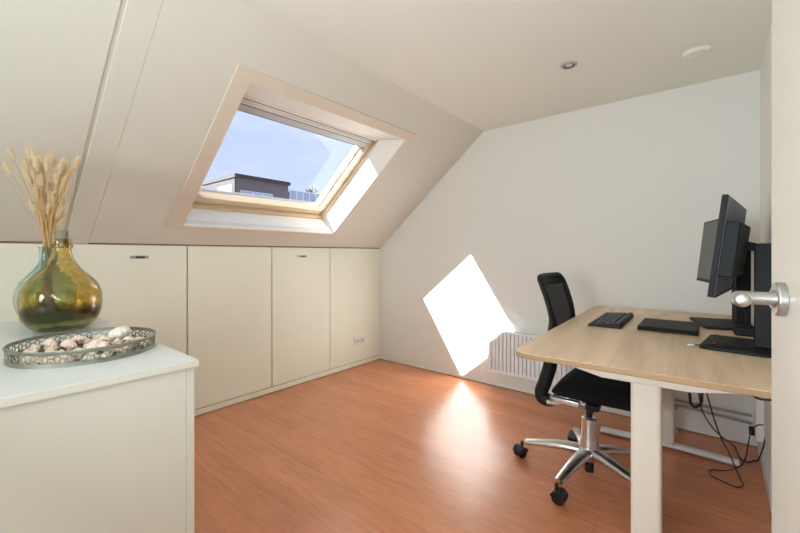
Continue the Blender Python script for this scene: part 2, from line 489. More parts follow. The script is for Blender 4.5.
bx_ = bx('baseboard_back', M['skirtw'], None, XK + .004, XR, YB - .006, YB, 0.0, .03, bevel=.002); struct(bx_)
struct(bx('shadow_line_back', M['gap_and_shadow'], None, XK + .004, XR, YB - .009, YB, 0, .007))  # shadow line under the back baseboard, built as a dark strip
struct(bx('baseboard_right', M['skirtw'], None, XR - .012, XR, .2, YB - .009, 0, .06, bevel=.002))

# double outlet on the knee wall
t = thing('power_outlet', 'white double power outlet low on the last knee wall panel', 'outlet', (XK, 2.795, .262))
bx('cover_plate', M['plastic'], t, 0, .012, -.075, .075, -.04, .04, bevel=.004)
for y in (-.036, .036):
    bm = bm_new(); tube(bm, [(.012, y, 0), (.017, y, 0)], .026, 24, 1)
    s = finish('socket', bm, M['plastic'], t, .001)
    bm = bm_new(); tube(bm, [(.0165, y, 0), (.0176, y, 0)], .019, 24, 1)
    finish('socket_well', bm, M['vent'], s)

# ------------------------------------------------------------------ ceiling fittings
def downlight(loc, lab):
    t = thing('ceiling_spotlight', lab, 'ceiling light', loc)
    bm = bm_new(); lathe(bm, [(.030, 0), (.044, 0), (.043, -.006), (.036, -.009), (.030, -.006)], 36, closed=True)
    finish('trim_ring', bm, M['satin'], t)
    bm = bm_new(); lathe(bm, [(.0, -.004), (.012, -.0045), (.020, -.003), (.020, -.0005), (0, -.0005)], 30, cap=False)
    finish('lamp', bm, M['lamp_off'], t)
    bm = bm_new(); lathe(bm, [(.020, -.0005), (.031, -.0005), (.031, -.004), (.020, -.002)], 30, closed=True)
    finish('baffle', bm, M['darkhole'], t)
downlight((-.66, 2.339, ZC), 'small round recessed spotlight in the flat ceiling')
t = thing('smoke_detector', 'flat round white smoke detector on the ceiling', 'smoke detector', (-.083, 2.629, ZC))
bm = bm_new(); lathe(bm, [(0, 0), (.062, 0), (.062, -.008), (.056, -.016), (.03, -.019), (0, -.02)], 40, cap=False)
finish('cover', bm, M['ceiling'], t)
bm = bm_new(); lathe(bm, [(.066, 0), (.066, -.004), (.062, -.005), (.062, 0)], 40, closed=True)
finish('base_ring', bm, M['ceiling'], t)

# ------------------------------------------------------------------ open door at the right
PHI = R(6.45)
u = Vector((-math.sin(PHI), math.cos(PHI), 0)); nl = Vector((-math.cos(PHI), -math.sin(PHI), 0))
RC = Vector((.0687, .8329, 1.08))
base = RC - nl * .012; base.z = 0
dr = struct(thing('door_1', 'open cream door leaf at the right edge', 'door', base, PHI))
# local: +Y along the leaf to its free edge, -X out of the face
bx('leaf', M['door'], dr, 0, .038, -.66, .078, .008, 2.03, bevel=.002)
hd = thing('door_handle', '', 'x'); del hd['label']; del hd['category']
hd.parent = dr; hd.location = (0, 0, 1.08)
bm = bm_new(); tube(bm, [(0, 0, 0), (-.010, 0, 0), (-.012, 0, 0)], .026, 40, 1, radii=[1, 1, .93])
finish('rosette', bm, M['satin'], hd, .0008)
bm = bm_new()
tube(bm, [(-.010, 0, 0), (-.040, 0, 0), (-.052, -.004, 0), (-.057, -.018, 0), (-.060, -.06, .002), (-.0655, -.105, .0055), (-.0665, -.114, .006)], .0105, 24, 6, radii=[1, 1, 1.03, 1.05, 1.02, .98, .96, .5])
finish('lever', bm, M['satin'], hd, angle=60)
bm = bm_new(); tube(bm, [(-.009, 0, 0), (-.016, 0, 0)], .0135, 24, 1)
finish('collar', bm, M['satin'], hd)

# ------------------------------------------------------------------ white cabinet at the left
CH = .874
cb = thing('sideboard', 'white sideboard with a plain side panel at the left edge', 'cabinet', (-1.045, .443, 0), R(-.8))
# local: corner at origin, body goes -X and -Y
wt = bx('worktop', M['cabtop'], cb, -1.2, -.001, -.82, 0, CH - .017, CH, bevel=.001)
bx('edge_band', M['cab'], wt, -.0012, 0, -.82, 0, CH - .017, CH - .0006)
bx('side_panel', M['cab'], cb, -.036, -.014, -.80, -.026, .0, CH - .0185)
bx('corner_post', M['cab'], cb, -1.18, -.0128, -.0248, -.006, .0, CH - .018, bevel=.0006)
bx('carcass', M['cab'], cb, -1.18, -.037, -.80, -.026, .02, CH - .018)

# tray with filigree gallery
TX, TY, TR, TH = -1.372, .277, .163, .040
t = thing('tray', 'round dark pewter tray with pierced gallery rim on the sideboard', 'tray', (TX, TY, CH))
bm = bm_new(); lathe(bm, [(0, 0), (TR, 0), (TR, .009), (TR - .003, .009), (TR - .004, .004), (0, .004)], 96, cap=False)
finish('tray_base', bm, M['pewter'], t)
bm = bm_new(); lathe(bm, [(TR - .003, TH - .007), (TR + .001, TH - .008), (TR + .003, TH - .003), (TR + .001, TH), (TR - .003, TH - .001)], 96, closed=True)
finish('tray_rim', bm, M['pewter'], t)
bm = bm_new()
N = 40; zm = (.009 + TH - .008) / 2; hh = (TH - .017) / 2
for k in range(N):
    a0 = 2*math.pi*k/N
    def P(du, dz): 
        a = a0 + du / TR
        return ((TR - .001)*math.cos(a), (TR - .001)*math.sin(a), zm + dz)
    w = 2*math.pi*TR/N
    tube(bm, [P(math.cos(q)*w*.78, math.sin(q)*hh) for q in [i*2*math.pi/14 for i in range(14)]], .0013, 5, 1, closed=True)
    tube(bm, [P(math.cos(q)*w*.34, math.sin(q)*hh*.55 - hh*.40) for q in [i*2*math.pi/12 for i in range(12)]], .0012, 5, 1, closed=True)
finish('filigree_band', bm, M['pewter'], t)

# shells in the tray
def cockle(name, rr, hgt, ribs, mat, two=False):
    bm = bm_new(); NU, NV = 10, 41
    for sgn in ((1, -1) if two else (1,)):
        grid = []
        for i in range(NU + 1):
            uu = i / NU; row = []
            for j in range(NV):
                v = -1 + 2*j/(NV-1)
                rl = rr * (1 - .18*v*v)
                a = v * R(96)
                rib = 1 + .06 * math.cos(ribs * v * math.pi) * uu
                x = (uu * rl * math.cos(a) * 1.0 - rr*.35*uu*0) * rib - rr*.35
                y = uu * rl * math.sin(a) * .95 * rib
                z = hgt * math.sin(math.pi * min(1, .18 + .82*uu)) ** .7 * (1 - .35*v*v) * rib if uu < 1 else 0
                row.append(bm.verts.new((x, y, sgn * z)))
            grid.append(row)
        for i in range(NU):
            for j in range(NV - 1):
                bm.faces.new((grid[i][j], grid[i+1][j], grid[i+1][j+1], grid[i][j+1]))
    bmesh.ops.remove_doubles(bm, verts=bm.verts, dist=1e-6)
    o = finish(name, bm, mat, None, angle=80)
    s = o.modifiers.new('thick', 'SOLIDIFY'); s.thickness = .0022; s.offset = -1
    return o

def whelk(name, L, r, mat):
    bm = bm_new(); pts = []; rad = []
    T = 4.2
    for i in range(70):
        q = i / 69; a = q * T * 2*math.pi; k = q ** 1.25
        pts.append((r*.52*k*math.cos(a), r*.52*k*math.sin(a), L * (1 - q ** .75)))
        rad.append(max(.05, k) )
    tube(bm, pts, r*.56, 9, 1, radii=rad)
    return finish(name, bm, mat, None, angle=80)

protos = [cockle('seashell', .024, .017, 9, M['shell']), cockle('seashell', .020, .013, 7, M['shellb']),
          whelk('seashell', .034, .017, M['shell']), whelk('seashell', .028, .016, M['shellb'])]
spots = []
def place(o, x, y, z, rot, sc, lab, grp):
    o.location = (x, y, z); o.rotation_euler = rot; o.scale = (sc, sc, sc)
    return tag(o, lab, 'shell', grp)
cnt = 0
tries = 0
while cnt < 46 and tries < 9000:
    tries += 1
    rad = TR * .86 * math.sqrt(random.random()); a = random.random() * 2*math.pi
    x, y = TX + rad*math.cos(a), TY + rad*math.sin(a)
    if math.hypot(x + 1.430, y - .370) < .055: continue
    if any(math.hypot(x - p, y - q) < .029 for p, q in spots): continue
    if rad > TR - .034: continue
    spots.append((x, y)); k = random.choice([0, 0, 1, 2, 3])
    src = protos[k]; o = src if not src.get('used') else src.copy()
    if o is not src: C.objects.link(o)
    src['used'] = 1
    if k < 2:
        place(o, x, y, CH + .0055, (random.uniform(-.12, .12), random.uniform(-.12, .12), random.random()*6.28), random.uniform(.85, 1.15), 'small pinkish beige seashell lying in the round pewter tray', 'seashells in the tray')
    else:
        place(o, x, y, CH + .016, (R(90) + random.uniform(-.15, .15), random.uniform(-.2, .2), random.random()*6.28), random.uniform(.8, 1.0), 'small pinkish beige seashell lying in the round pewter tray', 'seashells in the tray')
    cnt += 1
for i in range(30):          # a few on top of the others
    x, y = random.choice(spots)
    if math.hypot(x - TX, y - TY) > TR * .68 or math.hypot(x + 1.430, y - .370) < .075: continue
    o = protos[i % 2].copy(); C.objects.link(o)
    place(o, x + random.uniform(-.01, .01), y + random.uniform(-.01, .01), CH + .021, (random.uniform(-.35, .35), random.uniform(-.35, .35), random.random()*6.28), random.uniform(.85, 1.1), 'small pinkish beige seashell lying in the round pewter tray', 'seashells in the tray')
for p in protos:
    if not p.get('used'): bpy.data.objects.remove(p)
for o in C.objects:
    if 'used' in o: del o['used']
def ribbed_shell(rr, ribs):
    bm = bm_new(); NU, NV = 28, 96; rows = []
    for i in range(NU + 1):
        v = math.pi * i / NU; row = []
        for j in range(NV):
            a = 2*math.pi*j/NV
            rib = 1 + .04*math.cos(ribs*a)*math.sin(v)**.7 + .05*noise.noise(Vector((math.cos(a)*3, math.sin(a)*3, v*3)))
            r = rr * math.sin(v)**.85 * rib * (1 + .12*math.cos(a))
            row.append(bm.verts.new((r*math.cos(a), r*math.sin(a)*.9, rr*.62*math.cos(v))))
        rows.append(row)
    for i in range(NU):
        for j in range(NV):
            k = (j + 1) % NV
            bm.faces.new((rows[i][j], rows[i+1][j], rows[i+1][k], rows[i][k]))
    bmesh.ops.remove_doubles(bm, verts=bm.verts, dist=1e-6)
    return finish('seashell', bm, M['shellw'], None, angle=80)
big = ribbed_shell(.032, 13)
big.location = (-1.428, .366, CH + .030); big.rotation_euler = (R(18), R(-16), R(20))
tag(big, 'large chalky white ribbed shell at the right end of the tray', 'shell')

# demijohn
def shell_profile(outer, th):
    inner = [(max(r - th, 0.0), z) for r, z in outer]
    inner[0] = (0, outer[0][1] + th*1.5)
    return outer, inner
def spline_prof(pts, n=6):
    P = smooth_path([(r, z, 0) for r, z in pts], n)
    return [(max(p.x, 0), p.y) for p in P]
DX, DY = -1.841, .300
t = thing('demijohn', 'round olive green glass demijohn with cork beside the tray', 'bottle', (DX, DY, CH))
out = spline_prof([(.0001, .008), (.045, .003), (.068, .004), (.086, .015), (.104, .039), (.115, .072), (.1176, .118), (.1105, .155), (.0925, .184), (.058, .220), (.0375, .2525), (.029, .277), (.0265, .30), (.026, .326)], 5)
inn = [(max(r - .005, 0), z) for r, z in out]
out = [(0, .008)] + out[1:]; inn = [(0, .015)] + inn[1:]
bm = bm_new()
lathe(bm, out + [(.0255, .330), (.0215, .330)] + inn[::-1], 64, cap=False)
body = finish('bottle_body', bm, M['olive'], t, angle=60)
bm = bm_new(); lathe(bm, [(.0262, .298), (.0305, .299), (.032, .305), (.0305, .311), (.0262, .312)], 48, closed=True)
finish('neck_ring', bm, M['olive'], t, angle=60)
bm = bm_new(); lathe(bm, [(0, .310), (.0190, .310), (.0195, .330), (.0185, .357), (.0150, .362), (0, .362)], 32, cap=False)
finish('cork_stopper', bm, M['cork'], t, angle=50)

# teal vase with dried grass
VX, VY, VH = -2.114, .298, .305
t = thing('vase', 'pale teal glass vase holding dried grass behind the demijohn', 'vase', (VX, VY, CH))
out = spline_prof([(.0001, .006), (.05, .002), (.075, .004), (.084, .028), (.097, .070), (.098, .112), (.084, .158), (.056, .195), (.033, .225), (.0245, .250), (.0235, .285), (.0262, .305)], 5)
out = [(0, .006)] + out[1:]
inn = [(max(r - .005, 0), z) for r, z in out]; inn = [(0, .013)] + inn[1:]
bm = bm_new(); lathe(bm, out + inn[::-1], 56, cap=False)
finish('vase_body', bm, M['teal'], t, angle=60)

def seed_head(seed):
    rnd = random.Random(seed); bm = bm_new()
    L, W = .036, .0085
    ellipsoid(bm, (0, 0, L*.5), W*.7, W*.7, L*.5, 10, 8)
    for i in range(520):
        q = rnd.random(); a = rnd.random()*6.283
        rr = W*.7*math.sin(math.pi*min(.97, max(.05, q)))**.6
        p = Vector((rr*.8*math.cos(a), rr*.8*math.sin(a), L*q))
        sl = rnd.uniform(.6, 1.3)
        d = Vector((math.cos(a)*sl, math.sin(a)*sl, 1.0)).normalized() * rnd.uniform(.006, .0125)
        sd = Vector((-math.sin(a), math.cos(a), 0)) * .0008
        v = [bm.verts.new(p + sd), bm.verts.new(p - sd), bm.verts.new(p + d)]
        bm.faces.new(v)
    me = bpy.data.meshes.new('seed_head')
    bm.to_mesh(me); bm.free(); me.materials.append(M['tail'])
    return me
heads = [seed_head(i) for i in range(4)]
CT, ST_ = .7722, .6354                       # room axes seen from the doorway
def grass(tip, hd_scale, lab, grp, droop=0.0):
    base = Vector((VX + random.uniform(-.03, .03), VY + random.uniform(-.03, .03), CH + .03 + random.random()*.03))
    mouth = Vector((VX + random.uniform(-.012, .012), VY + random.uniform(-.012, .012), CH + VH - .01))
    tip = Vector(tip)
    t = thing('dried_grass_stem', lab, 'dried grass', base, 0, grp)
    mid = mouth.lerp(tip, .5) + Vector((0, 0, .02))
    bm = bm_new(); tube(bm, [Vector((0,0,0)), mouth - base, mid - base, tip - base], .0013, 5, 5)
    finish('stem', bm, M['straw'], t)
    d = (tip - mid).normalized()
    o = bpy.data.objects.new('seed_head', random.choice(heads)); C.objects.link(o); o.parent = t
    o.location = tip - base
    o.rotation_euler = d.to_track_quat('Z', 'Y').to_euler()
    o.scale = (hd_scale,)*3
# (sideways from the vase seen from the doorway, height, depth jitter)
hd_list = [(-.055,.33),(.03,.36),(-.025,.31),(.055,.36),(-.088,.35),(.004,.32),(.07,.30),(-.04,.36),(-.03,.33),(.008,.30),(-.065,.31),(.05,.31),(.02,.25),(-.02,.215),(.044,.235),(-.038,.265),(.026,.19),(-.075,.375),(-.005,.36),(.018,.368),(-.05,.395),(.07,.355),(-.015,.26),(-.104,.412),(-.085,.425),(-.072,.418),(-.116,.352),(-.036,.388),(-.013,.378),(.006,.378),(.026,.396),(.044,.388),(.09,.372),(.126,.376),(-.064,.345),(-.036,.345),
           (.012,.342),(.046,.338),(.062,.335),(-.058,.28),(.022,.282),(.060,.282),(.042,.268),(-.005,.225),(-.022,.13),(.020,.14),(.034,.175),(-.022,.29),(.0,.30),(-.03,.24),(.03,.22),(-.05,.36),(-.02,.345),(-.095,.38),(-.008,.25),(.038,.315),(-.045,.31),(.015,.165),(-.04,.20)]
for dx, hz_ in hd_list:
    dx += .014; hz_ -= .02
    dz = random.uniform(-.05, .025)
    tip = (VX + CT*dx - ST_*dz, VY + ST_*dx + CT*dz, 1.178 + hz_*.98 - .036)
    grass(tip, random.uniform(1.1, 1.4), 'straw coloured fluffy grass stem in the dense bunch of the teal vase', 'dried grass in the teal vase')
grass((VX - CT*.190, VY - ST_*.190, 1.178 + .318), .9, 'single dried grass stem leaning far out left of the bunch', 'dried grass in the teal vase')

# ------------------------------------------------------------------ desk
DH = .79
DROT = R(2.4)
dk = thing('desk', 'oak topped standing desk with white legs by the right wall', 'desk', (-.588, 1.361, 0), DROT)
# local: near left corner at origin, +X along the near edge, +Y away
DW, DL = .765, 1.60
def rrect(x0, x1, y0, y1, rads, n=8):
    pts = []
    for (cx, cy, a0), r in zip(((x0, y0, 180), (x1, y0, 270), (x1, y1, 0), (x0, y1, 90)), rads):
        sx = 1 if cx == x0 else -1; sy = 1 if cy == y0 else -1
        for k in range(n + 1):
            a = R(a0 + 90*k/n); pts.append((cx + sx*r + r*math.cos(a), cy + sy*r + r*math.sin(a)))
    return pts
bm = bm_new(); prism(bm, rrect(0, DW, 0, DL, (.058, .02, .02, .05)), lambda p, d: (p[0], p[1], d), DH - .0015, DH)
top = finish('tabletop', bm, M['oak'], dk, angle=30)
bm = bm_new(); prism(bm, rrect(0.0005, DW, .0005, DL, (.058, .02, .02, .05)), lambda p, d: (p[0], p[1], d), DH - .0195, DH - .0014)
finish('edge_band', bm, M['oakedge'], top, .003)
for y in (.17, 1.39):
    bm = bm_new()
    prism(bm, rrect(.366, .454, y - .034, y + .034, (.014,)*4, 5), lambda p, d: (p[0], p[1], d), .03, .73)
    lg = finish('leg', bm, M['white'], dk)
    bm = bm_new(); tube(bm, [(.07, y, .016), (.10, y, .017), (.425, y, .026), (.70, y, .017), (.74, y, .016)], .03, 16, 3, flat=(.034, .0145, (0, 1, 0)))
    finish('foot', bm, M['rad'], dk, angle=50)  # feet stay plain white, without the warm light tint of the legs
    bm = bm_new()
    prism(bm, [(.07, DH - .020), (.735, DH - .020), (.735, DH - .038), (.53, DH - .075), (.28, DH - .075), (.14, DH - .045), (.07, DH - .034)], lambda p, d: (p[0], d, p[1]), y - .045, y + .045)
    br = finish('support_bracket', bm, M['white'], dk, .003)
    bm = bm_new()
    for x in (.285, .395):
        tube(bm, [(x, y - .045, DH - .042), (x, y - .049, DH - .042)], .0045, 12, 1)
    finish('bolt_heads', bm, M['darkhole'], br)
bx('cross_beam', M['white'], dk, .40, .45, .215, 1.345, DH - .07, DH - .021, bevel=.004)

# things on the desk
kb = thing('keyboard', 'black full size keyboard at the left side of the desk', 'keyboard', (-.432, 2.315, DH), R(1.5))
bm = bm_new()
hexa(bm, [(-.075, -.225, 0), (.072, -.225, 0), (.072, .225, 0), (-.075, .225, 0)], [(-.073, -.223, .010), (.070, -.223, .024), (.070, .223, .024), (-.073, .223, .010)])
finish('keyboard_case', bm, M['black'], kb, .003)
bm = bm_new()
for r in range(6):
    x0 = -.066 + r*.0215 + (.006 if r == 5 else 0)
    z = .010 + (x0 + .073)/.143*.014
    widths = []
    y = -.214
    while y < .2:
        w = .019
        if r == 0 and -.1 < y < 0: w = .10
        if (.098 < y < .106) or (.148 < y < .15): y += .008
        hexa(bm, [(x0, y, z - .002), (x0 + .0185, y, z - .001), (x0 + .0185, y + w - .002, z - .001), (x0, y + w - .002, z - .002)],
             [(x0 + .002, y + .002, z + .006), (x0 + .016, y + .002, z + .0075), (x0 + .016, y + w - .004, z + .0075), (x0 + .002, y + w - .004, z + .006)])
        y += w
finish('keys', bm, M['key'], kb, flat=True)

lp = thing('laptop', 'closed black laptop beside the keyboard', 'laptop', (-.178, 2.265, DH), R(1.0))
bx('laptop_base', M['black'], lp, -.116, .114, -.142, .142, .002, .013, bevel=.004)
bx('laptop_lid', M['black'], lp, -.115, .114, -.141, .141, .0135, .0215, bevel=.003)
bm = bm_new()
for x in (-.09, .09):
    for y in (-.12, .12): cyl(bm, (x, y, 0), (x, y, .003), .008, 12)
finish('rubber_feet', bm, M['cable'], lp)
bx('lid_badge', M['satin'], lp, -.105, -.100, -.128, -.108, .0213, .0218)

def monitor(loc, rot, lab, bulge, base_dims, off, tilt, zc, lean=0.0, W=.60, H=.343):
    """screen faces local -X; origin at the foot of the neck"""
    t = thing('monitor', lab, 'monitor', loc, rot, 'monitors on the desk')
    T = .017
    # panel, tilted about Y
    def tm(x, y, z):
        p = Vector((x, y, z)); p.rotate(Matrix.Rotation(tilt, 3, 'Y')); return Vector((off + p.x, p.y + lean, zc + p.z))
    def tbox(bm, x0, x1, y0, y1, z0, z1):
        for v in box(bm, x0, x1, y0, y1, z0, z1): v.co = tm(*v.co)
    bm = bm_new(); tbox(bm, 0, T, -W/2, W/2, -H/2, H/2)
    hs = finish('housing', bm, M['black'], t, .003)
    bm = bm_new(); tbox(bm, T - .0005, T + .0012, -W/2 + .004, W/2 - .004, -H/2 + .004, H/2 - .004)
    finish('back_sheen_plate', bm, M['monback'], hs)  # plate added so the reflecting back reads lighter than the edges
    bm = bm_new(); tbox(bm, -.0008, .001, -W/2 + .008, W/2 - .008, -H/2 + .016, H/2 - .008)
    finish('screen', bm, M['screen'], t)
    bm = bm_new(); tbox(bm, -.0006, .0215, -W/2 - .0006, W/2 + .0006, -H/2 - .0006, -H/2 + .004)
    finish('lower_bezel', bm, M['black'], hs)
    bm = bm_new(); tbox(bm, T - .001, T + .040, bulge[0], bulge[1], bulge[2], bulge[3])
    finish('rear_housing', bm, M['black'], t, .004)
    # hinge arm, neck and foot
    nz = zc + .012
    bm = bm_new()
    a = tm(T + .038, -lean, .012)
    hexa(bm, [(a.x - .004, -.03, a.z - .018), (a.x - .004, .03, a.z - .018), (a.x - .004, .03, a.z + .018), (a.x - .004, -.03, a.z + .018)],
         [(-.012, -.03, nz - .03), (-.012, .03, nz - .03), (-.012, .03, nz), (-.012, -.03, nz)])
    finish('hinge_arm', bm, M['black'], t, .003)
    bm = bm_new(); box(bm, -.022, .034, -.036, .036, .012, nz)
    nk = finish('neck', bm, M['black'], t, .004)
    bx0, bx1, by0, by1 = base_dims
    bm = bm_new(); prism(bm, rrect(bx0, bx1, by0, by1, (.02, .02, .02, .02), 5), lambda p, d: (p[0], p[1], d), .0, .012)
    bs = finish('foot_plate', bm, M['black'], t, .003)
    bx('accent_strip', M['red'], bs, bx0 + .034, bx0 + .040, by0 + .06, by0 + .115, .0119, .0124)
    return t
monitor((.133, 1.985, DH), R(-6.7), 'near black monitor seen from behind with its stand beside the door', (-.285, .06, -.10, .085), (-.172, .034, -.15, .15), -.100, R(6.5), 1.177 - DH, -.04)
monitor((.088, 2.555, DH), R(14), 'far black monitor whose screen shows behind the nearer monitor', (-.12, .12, -.08, .08), (-.175, .03, -.16, .16), -.092, R(6), 1.166 - DH, .035, W=.53, H=.335)

t = thing('docking_station', 'small black box standing between the two monitor feet', 'docking station', (.092, 2.315, DH), R(3))
bx('dock_case', M['black'], t, -.035, .035, -.065, .06, .003, .040, bevel=.004)
bx('dock_feet', M['cable'], t, -.03, .03, -.055, .05, 0, .004)
bm = bm_new()
tube(bm, [(-.068, 1.885, DH + .006), (-.045, 1.885, DH + .010), (-.02, 1.885, DH + .0155), (.03, 1.90, DH + .0155), (.075, 1.915, DH + .0155), (.10, 1.93, DH + .0155)], .0025, 8, 6)
pc = thing('cable', 'thin black cable with pale plug lying over the near monitor foot', 'cable', (0, 0, 0))
finish('cord', bm, M['cable'], pc)
bm = bm_new(); tube(bm, [(-.090, 1.885, DH + .0045), (-.067, 1.885, DH + .006)], .004, 10, 1)
finish('plug', bm, M['satin'], pc)
bm = bm_new()
tube(bm, [(.052, 2.02, 1.05), (.05, 2.06, 1.0), (.045, 2.12, .955), (.062, 2.20, .93), (.095, 2.27, .90), (.10, 2.30, .832)], .003, 8, 6)
o = finish('cable', bm, M['cable'], None); tag(o, 'black cable hanging from the near monitor to the dock', 'cable')

# ------------------------------------------------------------------ office chair
CX, CY = -.514, 2.18
ch = thing('office_chair', 'black mesh back office chair with polished five star base', 'office chair', (CX, CY, 0), R(2))
# five star base
bm = bm_new(); lathe(bm, [(0, .075), (.030, .075), (.040, .085), (.050, .115), (.050, .145), (.042, .18), (.038, .21), (.036, .295), (.032, .30), (0, .30)], 32, cap=False)
hub = finish('base_hub', bm, M['alu'], ch)
for k in range(5):
    a = R(114 + 72*k); d = Vector((math.cos(a), math.sin(a), 0))
    bm = bm_new()
    tube(bm, [d*.03 + Vector((0,0,.125)), d*.12 + Vector((0,0,.122)), d*.25 + Vector((0,0,.103)), d*.325 + Vector((0,0,.088))], .03, 16, 4, radii=[1.05, .95, .72, .58], flat=(.024, .036, (0, 0, 1)))
    bm2 = None
    finish('base_arm', bm, M['alu'], ch, angle=50)
    cc = d*.345; wa = a + R([75, 60, 95, 200, 80][k])
    wd = Vector((math.cos(wa), math.sin(wa), 0)); ax = Vector((-wd.y, wd.x, 0))
    bm = bm_new()
    ctr = cc + wd*.012 + Vector((0, 0, .030))
    for s in (-1, 1):
        tube(bm, [ctr + ax*s*.006, ctr + ax*s*.010, ctr + ax*s*.022, ctr + ax*s*.026], .030, 24, 1, radii=[.95, 1, 1, .85])
    cs = finish('caster', bm, M['black'], ch, angle=40)
    bm = bm_new()
    tube(bm, [ctr + ax*-.029, ctr + ax*.029], .0325, 24, 1)
    geom = [v for v in bm.verts if (v.co.z - ctr.z) < -.001]
    bmesh.ops.bisect_plane(bm, geom=bm.verts[:]+bm.edges[:]+bm.faces[:], plane_co=ctr + Vector((0,0,.004)), plane_no=(0,0,1), clear_inner=True)
    tube(bm, [cc + Vector((0,0,.05)), cc + Vector((0,0,.085))], .009, 12, 1)
    finish('caster_hood', bm, M['blackgloss'], cs)
bm = bm_new(); cyl(bm, (0, 0, .018), (0, 0, .08), .022, 20); finish('gas_lift_end', bm, M['black'], ch)
bm = bm_new(); cyl(bm, (0, 0, .295), (0, 0, .40), .0145, 20); finish('gas_lift', bm, M['black'], ch)
# mechanism
bm = bm_new()
box(bm, -.07, .10, -.055, .055, .395, .435); box(bm, -.03, .03, -.03, .03, .375, .40); box(bm, .02, .08, -.20, -.13, .405, .432)
finish('tilt_mechanism', bm, M['black'], ch, .006)
bm = bm_new(); tube(bm, [(.05, -.05, .415), (.05, -.15, .41), (.055, -.215, .408)], .007, 10, 4)
finish('lever', bm, M['black'], ch)
bm = bm_new()
tube(bm, [(-.205, 0, .340), (-.15, 0, .345), (-.10, 0, .362), (-.05, 0, .40)], .02, 16, 4, flat=(.045, .020, (0, 1, 0)))
finish('support_arm', bm, M['alu'], ch, angle=50)
bm = bm_new()
box(bm, -.14, .0, -.215, -.19, .412, .440); box(bm, -.14, .0, .19, .215, .412, .440); box(bm, -.14, -.115, -.215, .215, .412, .440)
finish('seat_rail', bm, M['alu'], ch, .006)
# seat: cushion with rounded front
bm = bm_new()
nx, ny = 14, 14; topv = []; botv = []
for i in range(nx + 1):
    rt = []; rb = []
    for j in range(ny + 1):
        uu = -1 + 2*i/nx; vv = -1 + 2*j/ny
        k = .5 * 1
        sx = uu * math.sqrt(max(0, 1 - .09*vv*vv)); sy = vv * math.sqrt(max(0, 1 - .10*uu*uu))
        x = .088 + sx*.222; y = sy*.245
        e = max(abs(uu), abs(vv)); rise = (1 - e**6)
        z = .478 + .040*rise - .012*max(0, uu)**3*2 + .012*(abs(vv)**2.5) * rise
        rt.append(bm.verts.new((x, y, z))); rb.append(bm.verts.new((x*1.0, y*.985, .437 + .03*e**8)))
    topv.append(rt); botv.append(rb)
for i in range(nx):
    for j in range(ny):
        bm.faces.new((topv[i][j], topv[i+1][j], topv[i+1][j+1], topv[i][j+1]))
        bm.faces.new((botv[i][j], botv[i][j+1], botv[i+1][j+1], botv[i+1][j]))
rim = [(i, 0) for i in range(nx)] + [(nx, j) for j in range(ny)] + [(i, ny) for i in range(nx, 0, -1)] + [(0, j) for j in range(ny, 0, -1)]
for q in range(len(rim)):
    a, b = rim[q], rim[(q+1) % len(rim)]
    bm.faces.new((topv[a[0]][a[1]], topv[b[0]][b[1]], botv[b[0]][b[1]], botv[a[0]][a[1]]))
finish('seat', bm, M['fabric'], ch, angle=60)
# backrest
def back_x(z):   # profile of the backrest, relative to the chair's axis
    q = (z - .58) / .48
    return -.162 + .030*math.sin(math.pi*min(1, q*1.1)) - .068*q*q*.75
def bk(y, z): return Vector((back_x(z) - .045*(1 - (y/.22)**2) * .9 + .02, y, z))
bm = bm_new(); loop = []
yy, z0, z1, rr = .203, .60, 1.024, .05
for y, z in rrect(-yy, yy, z0, z1, (rr, rr, rr*.8, rr*.8), 6):
    loop.append((y, z))
dense = []
for a, b in zip(loop, loop[1:] + loop[:1]):
    n = max(1, int(math.hypot(a[0]-b[0], a[1]-b[1]) / .03))
    for k in range(n): dense.append((a[0] + (b[0]-a[0])*k/n, a[1] + (b[1]-a[1])*k/n))
tube(bm, [bk(*p) for p in dense], .016, 12, 1, closed=True, flat=(.013, .020, (1, 0, 0)))
br = finish('backrest_frame', bm, M['black'], ch, angle=60)
bm = bm_new(); g = []
for i in range(13):
    g.append([bm.verts.new(bk(-yy + 2*yy*i/12, z0 + (z1 - z0)*j/16)) for j in range(17)])
for i in range(12):
    for j in range(16): bm.faces.new((g[i][j], g[i+1][j], g[i+1][j+1], g[i][j+1]))
mo = finish('backrest_mesh', bm, M['meshf'], br, angle=80)
sm = mo.modifiers.new('thick', 'SOLIDIFY'); sm.thickness = .002
bm = bm_new(); g = []
for i in range(11):
    g.append([bm.verts.new(bk(-.19 + .38*i/10, 0.982 + .045*j/3) + Vector((0, 0, -.002))) for j in range(4)])
for i in range(10):
    for j in range(3): bm.faces.new((g[i][j], g[i+1][j], g[i+1][j+1], g[i][j+1]))
o = finish('top_band', bm, M['black'], br, angle=80)
s = o.modifiers.new('thick', 'SOLIDIFY'); s.thickness = .014; s.offset = 0
# spine that curls under the seat
bm = bm_new()
tube(bm, [(-.185, 0, .80), (-.188, 0, .70), (-.190, 0, .60), (-.202, 0, .52), (-.226, 0, .44), (-.245, 0, .385), (-.240, 0, .350), (-.212, 0, .340), (-.180, 0, .346)], .03, 18, 6, flat=(.040, .036, (0, 1, 0)), radii=[.5, .7, .95, 1, 1, 1, 1, .95, .85])
finish('back_support', bm, M['black'], ch, angle=60)

